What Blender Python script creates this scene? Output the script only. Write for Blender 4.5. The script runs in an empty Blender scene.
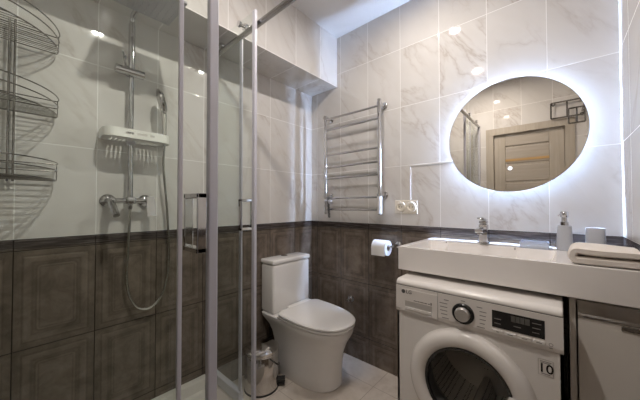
import bpy, bmesh, math, random
from math import pi, sin, cos, radians
from mathutils import Vector, Matrix
random.seed(7)
S = bpy.context.scene
COL = S.collection

# ------------------------------------------------------------------ camera
F_PX, YAW, PITCH, ROLL = 269.94, 0.7249, 0.01782, -0.00127
cam_d = bpy.data.cameras.new('camera'); cam = bpy.data.objects.new('camera', cam_d); COL.objects.link(cam)
cam_d.sensor_width = 36.0; cam_d.lens = F_PX / 640 * 36; cam_d.clip_start = 0.01
_f = Vector((-sin(YAW)*cos(PITCH), cos(YAW)*cos(PITCH), sin(PITCH)))
_r = Vector((cos(YAW), sin(YAW), 0)); _u = _r.cross(_f)
_r2 = _r*cos(ROLL)+_u*sin(ROLL); _u2 = -_r*sin(ROLL)+_u*cos(ROLL)
M = Matrix((( _r2.x, _u2.x, -_f.x), (_r2.y, _u2.y, -_f.y), (_r2.z, _u2.z, -_f.z))).to_4x4()
M.translation = (1.7334, -1.8434, 1.24)
cam.matrix_world = M
S.camera = cam

# ------------------------------------------------------------------ world, light levels, exposure
W = bpy.data.worlds.new('world'); S.world = W; W.use_nodes = True
W.node_tree.nodes['Background'].inputs[0].default_value = (0, 0, 0, 1)
W.node_tree.nodes['Background'].inputs[1].default_value = 0
SPOT_STRENGTH = 150.0; SPOT_WATTS = (5.0, 12.0); SPOT_COLOR = (1.0, 0.91, 0.83)
LED_STRENGTH = 1500.0; LED_COLOR = (0.52, 0.68, 1.0)
S.view_settings.view_transform = 'Standard'; S.view_settings.look = 'None'
S.view_settings.exposure = 0.2; S.view_settings.gamma = 1.0; S.view_settings.use_curve_mapping = False
cy = S.cycles
cy.max_bounces = 14; cy.diffuse_bounces = 6; cy.glossy_bounces = 6; cy.transmission_bounces = 10; cy.transparent_max_bounces = 24
cy.caustics_reflective = False; cy.caustics_refractive = False; cy.sample_clamp_indirect = 6.0

# ------------------------------------------------------------------ dimensions (metres; corner of the left and back wall is the origin)
XC, YD, ZC = 1.951, -2.02, 2.69           # right wall, front wall, ceiling
ZD, HB, TH, TW = 1.0936, 0.045, 0.426, 0.2715   # dado top, border height, tile height and width
ZG1 = 0.617
XS, ZS = 0.30, 2.2615                     # soffit
LAMPS = [(1.11, -0.53), (1.10, -1.41)]

# ------------------------------------------------------------------ node helpers
class N:
    def __init__(s, name):
        s.m = bpy.data.materials.new(name); s.m.use_nodes = True
        s.t = s.m.node_tree; s.b = s.t.nodes['Principled BSDF']; s.out = s.t.nodes['Material Output']
    def node(s, typ, **kw):
        n = s.t.nodes.new(typ)
        for k, v in kw.items(): setattr(n, k, v)
        return n
    def put(s, sock, v):
        if isinstance(v, bpy.types.NodeSocket): s.t.links.new(v, sock)
        else: sock.default_value = v
    def math(s, op, a, b=None, c=None):
        n = s.node('ShaderNodeMath', operation=op); s.put(n.inputs[0], a)
        if b is not None: s.put(n.inputs[1], b)
        if c is not None: s.put(n.inputs[2], c)
        return n.outputs[0]
    def ramp(s, fac, stops):
        n = s.node('ShaderNodeValToRGB'); s.put(n.inputs[0], fac)
        e = n.color_ramp.elements
        while len(e) < len(stops): e.new(0.5)
        for el, (p, c) in zip(e, stops):
            el.position = p; el.color = (c, c, c, 1) if isinstance(c, (int, float)) else (*c, 1)
        return n.outputs[0]
    def mix(s, f, a, b):
        n = s.node('ShaderNodeMix', data_type='RGBA'); s.put(n.inputs[0], f)
        for i, v in ((6, a), (7, b)): s.put(n.inputs[i], v if isinstance(v, bpy.types.NodeSocket) else (*v, 1))
        return n.outputs[2]
    def noise(s, vec, scale, detail=4, rough=0.55, dist=0.0):
        n = s.node('ShaderNodeTexNoise'); s.put(n.inputs['Vector'], vec); n.inputs['Scale'].default_value = scale
        n.inputs['Detail'].default_value = detail; n.inputs['Roughness'].default_value = rough; n.inputs['Distortion'].default_value = dist
        return n.outputs[0]
    def xyz(s, x, y, z):
        n = s.node('ShaderNodeCombineXYZ')
        for i, v in enumerate((x, y, z)): s.put(n.inputs[i], v)
        return n.outputs[0]
    def pos(s):
        tc = s.node('ShaderNodeTexCoord'); sp = s.node('ShaderNodeSeparateXYZ')
        s.t.links.new(tc.outputs['Object'], sp.inputs[0]); return tc.outputs['Object'], sp.outputs
    def bump(s, h, strength=0.3, dist=0.002):
        n = s.node('ShaderNodeBump'); s.put(n.inputs['Height'], h); n.inputs['Strength'].default_value = strength; n.inputs['Distance'].default_value = dist
        s.t.links.new(n.outputs[0], s.b.inputs['Normal'])
    def set(s, **kw):
        for k, v in kw.items():
            k = {'base': 'Base Color', 'rough': 'Roughness', 'metal': 'Metallic', 'spec': 'Specular IOR Level', 'coat': 'Coat Weight', 'sub': 'Subsurface Weight'}[k]
            if k == 'Base Color' and not isinstance(v, bpy.types.NodeSocket): v = (*v, 1)
            s.put(s.b.inputs[k], v)
        return s

def plain(name, c, rough=0.4, metal=0.0, spec=0.5, coat=0.0, var=0.03, bump=0.0, scale=40):
    m = N(name); o, _ = m.pos()
    n = m.noise(o, scale, 3)
    lo = tuple(max(0, x*(1-var)) for x in c); hi = tuple(min(1, x*(1+var)) for x in c)
    m.set(base=m.mix(n, lo, hi), rough=rough, metal=metal, spec=spec, coat=coat)
    if bump: m.bump(n, bump, 0.001)
    return m.m

def tile_uv(m, ax, off, z0):
    o, p = m.pos()
    u = m.math('DIVIDE', m.math('SUBTRACT', p[ax], off), TW)
    v = m.math('DIVIDE', m.math('SUBTRACT', p[2], z0), TH)
    fu, fv = m.math('FLOOR', u), m.math('FLOOR', v)
    du = m.math('MULTIPLY', m.math('SUBTRACT', 0.5, m.math('ABSOLUTE', m.math('SUBTRACT', m.math('FRACT', u), 0.5))), TW)
    dv = m.math('MULTIPLY', m.math('SUBTRACT', 0.5, m.math('ABSOLUTE', m.math('SUBTRACT', m.math('FRACT', v), 0.5))), TH)
    wn = m.node('ShaderNodeTexWhiteNoise', noise_dimensions='2D'); m.put(wn.inputs['Vector'], m.xyz(fu, fv, 0))
    return o, p, du, dv, wn

def marble(name, ax, off, z0=ZD, warm=0.0):
    m = N(name); o, p, du, dv, wn = tile_uv(m, ax, off, z0)
    off3 = m.node('ShaderNodeVectorMath', operation='SCALE'); m.put(off3.inputs[0], wn.outputs['Color']); off3.inputs['Scale'].default_value = 9.0
    rot = m.node('ShaderNodeMapping', vector_type='TEXTURE'); rot.inputs['Rotation'].default_value = (0, 0, radians(38)); rot.inputs['Scale'].default_value = (1.0, 3.0, 1)
    m.put(rot.inputs['Vector'], m.xyz(p[ax], p[2], p[1-ax]))
    add = m.node('ShaderNodeVectorMath', operation='ADD'); m.put(add.inputs[0], rot.outputs[0]); m.put(add.inputs[1], off3.outputs[0])
    v = add.outputs[0]
    n1 = m.noise(v, 4.6, 5, 0.58, 0.35)
    vein = m.ramp(m.math('ABSOLUTE', m.math('SUBTRACT', n1, 0.5)), [(0.0, 1.0), (0.010, 0.45), (0.045, 0.0)])
    n2 = m.noise(v, 2.3, 3, 0.5)
    mask = m.ramp(n2, [(0.42, 0.0), (0.62, 1.0)])
    veinm = m.math('MULTIPLY', vein, mask)
    cloud = m.ramp(m.noise(v, 3.0, 4, 0.6, 0.4), [(0.35, 0.0), (0.7, 1.0)])
    base = m.mix(cloud, (0.69, 0.675, 0.66), (0.62, 0.60, 0.58))
    base = m.mix(m.math('MULTIPLY', veinm, 0.55), base, (0.40, 0.335, 0.29))
    d = m.math('MINIMUM', du, dv)
    g = m.math('LESS_THAN', d, 0.0017)
    m.set(base=m.mix(g, base, (0.86, 0.855, 0.85)), rough=m.ramp(g, [(0.0, 0.045), (1.0, 0.5)]), spec=0.5)
    m.bump(m.ramp(d, [(0.0, 0.0), (0.003, 1.0)]), 0.25, 0.0015)
    return m.m

def brown_tile(name, ax, off):
    m = N(name); o, p, du, dv, wn = tile_uv(m, ax, off, ZG1)
    d = m.math('MINIMUM', du, dv)
    # embossed double frame with softened inner corners
    ex = m.math('MAXIMUM', m.math('SUBTRACT', 0.085, du), 0.0); ey = m.math('MAXIMUM', m.math('SUBTRACT', 0.085, dv), 0.0)
    rd = m.math('SUBTRACT', 0.085, m.math('SQRT', m.math('ADD', m.math('MULTIPLY', ex, ex), m.math('MULTIPLY', ey, ey))))
    k = m.math('MULTIPLY', d, 10.0); kr = m.math('MULTIPLY', rd, 10.0)
    h = m.ramp(k, [(0.0, 0.0), (0.03, 0.55), (0.20, 0.55), (0.27, 0.2), (0.34, 0.8), (0.50, 0.8), (0.58, 0.3)])
    h2 = m.ramp(kr, [(0.62, 0.3), (0.68, 0.0), (0.74, 0.5), (0.79, 0.15), (0.84, 0.4)])
    hh = m.math('ADD', h, h2)
    tone = m.ramp(k, [(0.0, 0.0), (0.03, 0.40), (0.22, 0.45), (0.27, 0.12), (0.33, 0.80), (0.50, 0.62), (0.57, 0.20), (0.64, 0.45)])
    tone2 = m.ramp(kr, [(0.60, 0.45), (0.68, 0.15), (0.74, 0.70), (0.79, 0.30), (0.84, 0.65)])
    nz = m.noise(m.xyz(m.math('MULTIPLY', p[ax], 1.0), p[2], wn.outputs[0]), 11, 6, 0.65, 0.4)
    t = m.math('ADD', m.math('MULTIPLY', m.math('ADD', tone, tone2), 0.27), m.math('MULTIPLY', nz, 0.80))
    c = m.ramp(t, [(0.36, (0.058, 0.046, 0.037)), (0.62, (0.136, 0.110, 0.089)), (0.92, (0.250, 0.206, 0.170))])
    g = m.math('LESS_THAN', d, 0.0018)
    m.set(base=m.mix(g, c, (0.016, 0.012, 0.010)), rough=0.24, spec=0.45)
    m.bump(m.math('ADD', hh, m.math('MULTIPLY', nz, 0.25)), 0.5, 0.003)
    return m.m

def border_tile(name, ax, off):
    m = N(name); o, p = m.pos()
    st = m.noise(m.xyz(m.math('MULTIPLY', p[ax], 2.2), m.math('MULTIPLY', p[2], 60.0), 0.3), 3.0, 5, 0.65, 0.3)
    c = m.ramp(st, [(0.32, (0.022, 0.018, 0.017)), (0.52, (0.070, 0.058, 0.054)), (0.72, (0.20, 0.175, 0.165))])
    u = m.math('DIVIDE', m.math('SUBTRACT', p[ax], off), TW)
    du = m.math('SUBTRACT', 0.5, m.math('ABSOLUTE', m.math('SUBTRACT', m.math('FRACT', u), 0.5)))
    lip = m.ramp(m.math('DIVIDE', m.math('SUBTRACT', p[2], ZD-HB), HB), [(0.0, 0.0), (0.1, 0.0), (0.2, 1.0), (0.8, 1.0), (0.92, 0.2), (1.0, 0.6)])
    m.set(base=m.mix(m.math('LESS_THAN', du, 0.007), c, (0.02, 0.017, 0.015)), rough=0.2)
    m.bump(m.math('ADD', lip, m.math('MULTIPLY', st, 0.4)), 0.4, 0.003)
    return m.m

def floor_mat():
    m = N('floor_stone_tile'); o, p = m.pos()
    u = m.math('DIVIDE', m.math('ADD', p[0], 0.13), 0.45); v = m.math('DIVIDE', m.math('ADD', p[1], 0.21), 0.45)
    e = [m.math('SUBTRACT', 0.5, m.math('ABSOLUTE', m.math('SUBTRACT', m.math('FRACT', q), 0.5))) for q in (u, v)]
    d = m.math('MINIMUM', e[0], e[1])
    n = m.noise(o, 5, 6, 0.6, 0.8); n2 = m.noise(o, 28, 4, 0.6)
    c = m.ramp(m.math('ADD', m.math('MULTIPLY', n, 0.8), m.math('MULTIPLY', n2, 0.2)), [(0.3, (0.52, 0.46, 0.40)), (0.55, (0.66, 0.60, 0.54)), (0.75, (0.74, 0.69, 0.63))])
    g = m.math('LESS_THAN', d, 0.004)
    m.set(base=m.mix(g, c, (0.40, 0.35, 0.30)), rough=0.22)
    return m.m

def glass_thin(name, tint, refl=1.0):
    m = N(name); t = m.t
    t.nodes.remove(m.b)
    tr = m.node('ShaderNodeBsdfTransparent'); tr.inputs[0].default_value = (*tint, 1)
    gl = m.node('ShaderNodeBsdfGlossy'); gl.inputs['Color'].default_value = (refl, refl, refl, 1); gl.inputs['Roughness'].default_value = 0.02
    fr = m.node('ShaderNodeFresnel'); fr.inputs[0].default_value = 1.45
    mx = m.node('ShaderNodeMixShader')
    ge = m.node('ShaderNodeNewGeometry')
    t.links.new(m.math('MULTIPLY', fr.outputs[0], m.math('SUBTRACT', 1.0, ge.outputs['Backfacing'])), mx.inputs[0]); t.links.new(tr.outputs[0], mx.inputs[1]); t.links.new(gl.outputs[0], mx.inputs[2])
    t.links.new(mx.outputs[0], m.out.inputs[0])
    return m.m

def emit(name, c, s):
    m = N(name); m.set(base=(0.9, 0.9, 0.9), rough=0.5)
    m.b.inputs['Emission Color'].default_value = (*c, 1); m.b.inputs['Emission Strength'].default_value = s
    return m.m

def brushed(name, c, rough, axis=2, k=300):
    m = N(name); o, p = m.pos()
    sc = [6, 6, 6]; sc[axis] = k
    v = m.xyz(*[m.math('MULTIPLY', p[i], float(sc[i])) for i in range(3)])
    n = m.noise(v, 1.0, 3)
    m.set(base=m.mix(n, tuple(x*0.9 for x in c), c), metal=1.0, rough=m.ramp(n, [(0.0, rough*0.7), (1.0, rough*1.3)]))
    return m.m

def wood_mat(name, axis, c0, c1):
    m = N(name); o, p = m.pos()
    sc = [26.0, 26.0, 26.0]; sc[axis] = 1.6
    n = m.noise(m.xyz(*[m.math('MULTIPLY', p[i], sc[i]) for i in range(3)]), 1.6, 6, 0.6, 0.3)
    m.set(base=m.ramp(n, [(0.3, c0), (0.7, c1)]), rough=0.45)
    m.bump(n, 0.1, 0.001)
    return m.m

# ------------------------------------------------------------------ materials
MA = {}
OFF_A, OFF_B = -1.0319, 0.0665
MA['marble_A'] = marble('marble_left', 1, OFF_A); MA['marble_B'] = marble('marble_back', 0, OFF_B)
MA['brown_A'] = brown_tile('brown_left', 1, OFF_A); MA['brown_B'] = brown_tile('brown_back', 0, OFF_B)
MA['border_A'] = border_tile('border_left', 1, OFF_A); MA['border_B'] = border_tile('border_back', 0, OFF_B)
MA['marble_C'] = marble('marble_right', 1, -0.215); MA['brown_C'] = brown_tile('brown_right', 1, -0.215); MA['border_C'] = border_tile('border_right', 1, -0.215)
MA['floor'] = floor_mat()
MA['ceiling'] = plain('ceiling_paint', (0.70, 0.70, 0.71), 0.55, var=0.01)
MA['ceramic'] = plain('white_ceramic', (0.84, 0.83, 0.82), 0.10, coat=0.3, var=0.01)
MA['basin'] = plain('basin_stone', (0.80, 0.775, 0.76), 0.16, var=0.01)
MA['tray'] = plain('tray_acrylic', (0.62, 0.60, 0.56), 0.3, var=0.03, scale=8)
MA['chrome'] = plain('chrome', (0.66, 0.66, 0.67), 0.06, 1.0, var=0.02)
MA['shower_chrome'] = plain('shower_chrome', (0.50, 0.50, 0.51), 0.07, 1.0, var=0.02)
MA['steel'] = brushed('brushed_steel', (0.66, 0.65, 0.63), 0.22)
MA['bin_steel'] = brushed('bin_steel', (0.70, 0.68, 0.66), 0.09)
MA['dark_steel'] = plain('dark_steel', (0.36, 0.35, 0.34), 0.18, 1.0, var=0.05)
MA['wire'] = plain('wire_steel', (0.24, 0.23, 0.21), 0.22, 1.0)
MA['alu'] = plain('aluminium_profile', (0.56, 0.56, 0.62), 0.3, 0.1, var=0.03)
MA['seal'] = plain('grey_seal', (0.52, 0.52, 0.59), 0.3, var=0.04)
MA['glass'] = glass_thin('shower_glass', (0.955, 0.975, 0.962))
MA['glass_edge'] = plain('glass_edge', (0.30, 0.37, 0.34), 0.15, var=0.05)
MA['dish_glass'] = glass_thin('dish_glass', (0.84, 0.87, 0.92))
MA['dish_frost'] = N('dish_frosted').set(base=(0.62, 0.68, 0.78), rough=0.22).m
MA['dish_frost'].node_tree.nodes['Principled BSDF'].inputs['Alpha'].default_value = 0.62
MA['mirror'] = plain('mirror_silver', (0.80, 0.77, 0.72), 0.0, 1.0, var=0.0)
MA['white_plastic'] = plain('white_plastic', (0.72, 0.71, 0.70), 0.3, var=0.02)
MA['ivory'] = plain('ivory_plastic', (0.80, 0.75, 0.66), 0.35, var=0.02)
MA['shelf_white'] = plain('shelf_white', (0.86, 0.86, 0.83), 0.35, var=0.02)
MA['black'] = plain('black_plastic', (0.012, 0.012, 0.013), 0.25, var=0.1)
MA['matt_black'] = plain('matt_black', (0.02, 0.02, 0.02), 0.7, var=0.1)
MA['dark_grey'] = plain('dark_grey', (0.10, 0.10, 0.10), 0.4, var=0.1)
MA['grey_print'] = plain('grey_print', (0.22, 0.21, 0.20), 0.6, var=0.05)
MA['enamel'] = plain('white_enamel', (0.70, 0.675, 0.65), 0.24, var=0.01)
MA['panel_plastic'] = plain('panel_plastic', (0.70, 0.67, 0.645), 0.32, var=0.01)
MA['badge'] = plain('badge_silver', (0.50, 0.48, 0.46), 0.3, 0.5, var=0.03)
MA['door_gloss'] = plain('gloss_white_door', (0.68, 0.65, 0.61), 0.28, var=0.02, scale=300)
MA['ceram_grey'] = plain('grey_blue_ceramic', (0.46, 0.48, 0.53), 0.55, var=0.06, bump=0.2, scale=220)
MA['towel'] = plain('terry_towel', (0.78, 0.73, 0.68), 0.95, spec=0.1, var=0.10, bump=0.9, scale=420)
MA['paper'] = plain('tissue_paper', (0.86, 0.86, 0.86), 0.95, spec=0.1, var=0.03, bump=0.3, scale=260)
MA['card'] = plain('cardboard', (0.40, 0.33, 0.26), 0.9, var=0.08)
MA['spot'] = emit('lamp_diffuser', SPOT_COLOR, SPOT_STRENGTH)
MA['led'] = emit('led_tape', LED_COLOR, LED_STRENGTH)
MA['icon'] = emit('touch_icon_light', (0.80, 0.88, 1.0), 1.1)
MA['door_wood'] = wood_mat('bleached_wood', 2, (0.38, 0.34, 0.285), (0.47, 0.425, 0.365))
MA['door_wood_h'] = wood_mat('bleached_wood_across', 0, (0.36, 0.32, 0.27), (0.45, 0.405, 0.35))
MA['door_gold'] = plain('amber_inlay', (0.52, 0.33, 0.14), 0.3, var=0.05)
MA['rubber'] = plain('rubber', (0.03, 0.03, 0.03), 0.6)
MA['nozzle'] = plain('rain_head_face', (0.36, 0.36, 0.38), 0.35, 0.6, var=0.04)
MA['drum'] = N('drum_steel').m
def _drum():
    m = N('drum_perforated'); o, p = m.pos()
    v = m.node('ShaderNodeTexVoronoi'); m.put(v.inputs['Vector'], o); v.inputs['Scale'].default_value = 75; v.inputs['Randomness'].default_value = 0.15
    h = m.math('LESS_THAN', v.outputs['Distance'], 0.28)
    m.set(base=m.mix(h, (0.86, 0.84, 0.81), (0.05, 0.05, 0.05)), metal=0.35, rough=0.25)
    return m.m
MA['drum'] = _drum()
MA['porthole'] = glass_thin('porthole_glass', (0.95, 0.95, 0.94), 1.0)

# ------------------------------------------------------------------ mesh helpers (all in world metres; parts are shifted to their thing's base)
class MB:
    def __init__(s): s.bm = bmesh.new(); s.mi = 0
    def _mark(s, faces):
        for f in faces: f.material_index = s.mi
    def box(s, x0, x1, y0, y1, z0, z1, bevel=0.0, seg=2):
        b = bmesh.new(); bmesh.ops.create_cube(b, size=1)
        for v in b.verts: v.co = ((x0+x1)/2 + v.co.x*(x1-x0), (y0+y1)/2 + v.co.y*(y1-y0), (z0+z1)/2 + v.co.z*(z1-z0))
        if bevel: bmesh.ops.bevel(b, geom=b.edges[:], offset=bevel, segments=seg, affect='EDGES', profile=0.5)
        s.join(b); return s
    def join(s, b):
        vm = {}
        for v in b.verts: vm[v] = s.bm.verts.new(v.co)
        for f in b.faces:
            try: nf = s.bm.faces.new([vm[v] for v in f.verts]); nf.material_index = s.mi
            except ValueError: pass
        b.free()
    def rings(s, rings, closed=True, cap0=True, cap1=True):
        rr = [[s.bm.verts.new(p) for p in r] for r in rings]
        n = len(rr[0])
        for a, b in zip(rr, rr[1:]):
            for i in range(n if closed else n-1):
                j = (i+1) % n
                f = s.bm.faces.new((a[i], a[j], b[j], b[i])); f.material_index = s.mi
        if closed:
            if cap0: f = s.bm.faces.new(rr[0][::-1]); f.material_index = s.mi
            if cap1: f = s.bm.faces.new(rr[-1]); f.material_index = s.mi
        return s
    def tube(s, pts, r, n=10, closed=False, cap=True):
        pts = [Vector(p) for p in pts]; rings = []; N_ = len(pts)
        rad = r if isinstance(r, (list, tuple)) else [r]*N_
        prev = None
        for i, p in enumerate(pts):
            if closed: t = pts[(i+1) % N_] - pts[i-1]
            else: t = pts[min(i+1, N_-1)] - pts[max(i-1, 0)]
            t.normalize()
            if prev is None:
                a = Vector((0, 0, 1)) if abs(t.z) < 0.9 else Vector((1, 0, 0))
                nrm = (a - t*a.dot(t)).normalized()
            else: nrm = (prev - t*prev.dot(t)).normalized()
            prev = nrm; bn = t.cross(nrm)
            rings.append([p + nrm*cos(2*pi*k/n)*rad[i] + bn*sin(2*pi*k/n)*rad[i] for k in range(n)])
        if closed: rings.append(rings[0]); s.rings(rings, True, False, False); bmesh.ops.remove_doubles(s.bm, verts=s.bm.verts[:], dist=1e-6)
        else: s.rings(rings, True, cap, cap)
        return s
    def lathe(s, prof, base=(0, 0, 0), axis=(0, 0, 1), n=32, cap0=True, cap1=True):
        # prof: (radius, distance along axis)
        ax = Vector(axis).normalized(); a = Vector((0, 0, 1)) if abs(ax.z) < 0.9 else Vector((1, 0, 0))
        u = (a - ax*a.dot(ax)).normalized(); v = ax.cross(u); B = Vector(base)
        s.rings([[B + ax*h + (u*cos(2*pi*k/n) + v*sin(2*pi*k/n))*max(r, 1e-5) for k in range(n)] for r, h in prof], True, cap0, cap1); return s
    def cyl(s, p0, p1, r, n=20):
        p0, p1 = Vector(p0), Vector(p1); return s.lathe([(r, 0), (r, (p1-p0).length)], p0, p1-p0, n)
    def prism(s, outline, d):
        d = Vector(d); return s.rings([[Vector(p) for p in outline], [Vector(p)+d for p in outline]])
    def sphere(s, c, r, sx=1, sy=1, sz=1):
        b = bmesh.new(); bmesh.ops.create_uvsphere(b, u_segments=20, v_segments=12, radius=r)
        for v in b.verts: v.co = Vector((v.co.x*sx, v.co.y*sy, v.co.z*sz)) + Vector(c)
        s.join(b); return s
    def build(s, name, mats, parent=None, smooth=True, label=None, bevel=0, base=None):
        bmesh.ops.recalc_face_normals(s.bm, faces=s.bm.faces[:])
        if base is not None: off = Vector(base)
        elif parent is not None:
            off = Vector(parent.location); q = parent.parent
            while q is not None: off += Vector(q.location); q = q.parent
        else: off = Vector((0, 0, 0))
        for v in s.bm.verts: v.co -= off
        me = bpy.data.meshes.new(name); s.bm.to_mesh(me); s.bm.free()
        for m in (mats if isinstance(mats, (list, tuple)) else [mats]): me.materials.append(m)
        if smooth:
            for p in me.polygons: p.use_smooth = True
        o = bpy.data.objects.new(name, me); COL.objects.link(o)
        if parent is not None: o.parent = parent
        elif base is not None: o.location = off
        if smooth:
            me.set_sharp_from_angle(angle=radians(34))
        if bevel:
            b = o.modifiers.new('bevel', 'BEVEL'); b.width = bevel; b.segments = 2; b.limit_method = 'ANGLE'
        if label: o['label'] = label
        return o

def thing(name, label, cat, loc, group=None):
    o = bpy.data.objects.new(name, None); COL.objects.link(o); o.location = loc; o.empty_display_size = 0.05
    o['label'] = label; o['category'] = cat
    if group: o['group'] = group
    return o
def tag(o, label, cat, group=None):
    o['label'] = label; o['category'] = cat
    if group: o['group'] = group
    return o
def struct(o): o['kind'] = 'structure'; return o
def copy_tree(src, loc, label):
    c = src.copy(); COL.objects.link(c); c.location = loc; c['label'] = label
    for ch in src.children:
        d = ch.copy(); COL.objects.link(d); d.parent = c
        for g in ch.children:
            e = g.copy(); COL.objects.link(e); e.parent = d
    return c
def text_part(body, size, origin, right, up, mat, name, parent, depth=0.0006, align='LEFT'):
    cu = bpy.data.curves.new('txt', 'FONT'); cu.body = body; cu.size = size; cu.extrude = 0; cu.offset = 0.0006 if size > 0.03 else 0.0003; cu.align_x = align; cu.resolution_u = 4
    to = bpy.data.objects.new('txt', cu); COL.objects.link(to)
    bpy.context.view_layer.update()
    me = bpy.data.meshes.new_from_object(to.evaluated_get(bpy.context.evaluated_depsgraph_get()))
    bpy.data.objects.remove(to); bpy.data.curves.remove(cu)
    R_, U_, O_ = Vector(right), Vector(up), Vector(origin); Nn = R_.cross(U_)
    b = bmesh.new(); b.from_mesh(me); bpy.data.meshes.remove(me)
    for v in b.verts: v.co = O_ + R_*v.co.x + U_*v.co.y
    r = bmesh.ops.extrude_face_region(b, geom=b.faces[:])
    for v in [g for g in r['geom'] if isinstance(g, bmesh.types.BMVert)]: v.co += Nn*depth
    mb = MB(); mb.join(b)
    return mb.build(name, mat, parent, smooth=False)

# ================================================================== THE SETTING
def wall(name, spans, mats):
    """spans: list of boxes (x0,x1,y0,y1,z0,z1); split at the dado into brown tile, border strip and marble"""
    m = MB()
    for x0, x1, y0, y1, z0, z1 in spans:
        for i, (a, b) in enumerate(((-1, ZD-HB), (ZD-HB, ZD), (ZD, 9))):
            lo, hi = max(a, z0), min(b, z1)
            if hi > lo: m.mi = i; m.box(x0, x1, y0, y1, lo, hi)
    return struct(m.build(name, mats, smooth=False))
T = 0.12
struct(MB().box(-T, XC+T, YD-T, T, -0.1, 0.0).build('floor', MA['floor'], smooth=False))
struct(MB().box(-T, XC+T, YD-T, T, ZC, ZC+0.1).build('ceiling', MA['ceiling'], smooth=False))
wall('wall_left', [(-T, 0, YD, 0, 0, ZC)], [MA['brown_A'], MA['border_A'], MA['marble_A']])
wall('wall_back', [(-T, XC+T, 0, T, 0, ZC)], [MA['brown_B'], MA['border_B'], MA['marble_B']])
wall('wall_right', [(XC, XC+T, YD, 0, 0, ZC)], [MA['brown_C'], MA['border_C'], MA['marble_C']])
DX0, DX1, DZ = 1.15, 1.79, 2.07
wall('wall_front', [(-T, DX0, YD-T, YD, 0, ZC), (DX1, XC+T, YD-T, YD, 0, ZC), (DX0, DX1, YD-T, YD, DZ, ZC)], [MA['brown_B'], MA['border_B'], MA['marble_B']])
struct(MB().box(0.0, XS, YD, 0.0, ZS, ZC).build('trim_1', marble('marble_casing', 1, OFF_A, 2.2655), smooth=False))      # tiled pipe casing under the ceiling
# plastic cable channel between sockets and mirror
struct(MB().box(0.947, 0.955, -0.006, 0, 1.272, 1.516).box(0.947, 1.235, -0.006, 0, 1.509, 1.517).build('trim_2', MA['white_plastic'], smooth=False))
# door in the front wall (seen in the mirror)
d = struct(MB().box(DX0, DX1, YD-0.07, YD-0.03, 0, DZ).build('door_1', MA['door_wood'], smooth=False))
MB().box(DX0-0.075, DX0+0.002, YD, YD+0.014, 0, DZ-0.002).box(DX1-0.002, DX1+0.075, YD, YD+0.014, 0, DZ-0.002).box(DX0-0.075, DX1+0.075, YD, YD+0.0142, DZ-0.002, DZ+0.075).build('door_casing', MA['door_wood'], d, smooth=False)
lf = MB()
lf.box(DX0+0.006, DX0+0.115, YD-0.04, YD-0.018, 0.01, DZ-0.008, 0.003).box(DX1-0.130, DX1-0.006, YD-0.04, YD-0.018, 0.01, DZ-0.008, 0.003)
lf.build('stile', MA['door_wood'], d, smooth=False)
rl = MB(); z = DZ-0.008-0.135
rl.box(DX0+0.115, DX1-0.130, YD-0.04, YD-0.02, z, DZ-0.008, 0.003)
for k in range(9):
    z1 = z-0.02-k*0.21; rl.box(DX0+0.115, DX1-0.130, YD-0.04, YD-0.024, z1-0.185, z1, 0.004)
rl.build('plank', MA['door_wood_h'], d, smooth=False)
MB().box(DX0+0.115, DX1-0.130, YD-0.04, YD-0.019, 1.745, 1.772).build('inlay_strip', MA['door_gold'], d, smooth=False, label='amber inlay strip')

# ================================================================== CEILING SPOTS
def ceiling_spot(x, y):
    t = thing('ceiling_light', '', 'ceiling light', (x, y, ZC), 'round ceiling spots')
    MB().lathe([(0.0365, 0), (0.0365, -0.022), (0.050, -0.024), (0.058, -0.016), (0.058, 0)], (x, y, ZC), n=40, cap0=False, cap1=False).build('trim_ring', MA['white_plastic'], t)
    MB().lathe([(0.036, -0.0205), (0.036, -0.0175)], (x, y, ZC), n=40).build('diffuser', MA['spot'], t)
    ld = bpy.data.lights.new('lamp', 'AREA'); ld.shape = 'DISK'; ld.size = 0.068; ld.energy = SPOT_WATTS[0]; ld.color = SPOT_COLOR; ld.spread = radians(180)
    lo_ = bpy.data.objects.new('lamp', ld); COL.objects.link(lo_); lo_.parent = t; lo_.location = (0, 0, -0.0245)
    return t
l0 = ceiling_spot(*LAMPS[0])
l0['label'] = 'round ceiling spot over the floor between toilet and washing machine'
l1 = copy_tree(l0, (*LAMPS[1], ZC), 'round ceiling spot near the door beside the shower enclosure')
for ch in l1.children:
    if ch.type == 'LIGHT': ch.data = ch.data.copy(); ch.data.energy = SPOT_WATTS[1]

# ================================================================== SHOWER ENCLOSURE
XP, YP = 1.0, -1.0        # corner of the enclosure
tr = MB()
n_ = 0.05
def tray_ring(i, z, r=0.03):
    x0, x1, y0, y1 = 0.002+i, XP+0.02-i, YD+0.002+i, YP+0.02-i
    pts = []
    for cx_, cy_, a0 in ((x1-r, y1-r, 0), (x0+r, y1-r, 90), (x0+r, y0+r, 180), (x1-r, y0+r, 270)):
        for k in range(5):
            a = radians(a0 + 90*k/4); pts.append((cx_+r*cos(a), cy_+r*sin(a), z))
    return pts
tr.rings([tray_ring(0, 0), tray_ring(0, 0.145), tray_ring(0.006, 0.15), tray_ring(0.036, 0.15), tray_ring(0.046, 0.143), tray_ring(0.062, 0.095), tray_ring(0.075, 0.088)])
tray = thing('shower_tray', 'raised beige shower tray on the floor inside the glass enclosure', 'shower tray', (0.5, -1.5, 0))
tr.build('tray_body', MA['tray'], tray)
MB().lathe([(0.045, 0), (0.045, 0.004), (0.03, 0.008), (0.0, 0.008)], (0.5, -1.5, 0.088), n=28, cap1=False).build('drain_cover', MA['chrome'], tray, label='round chrome drain cover')

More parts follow.
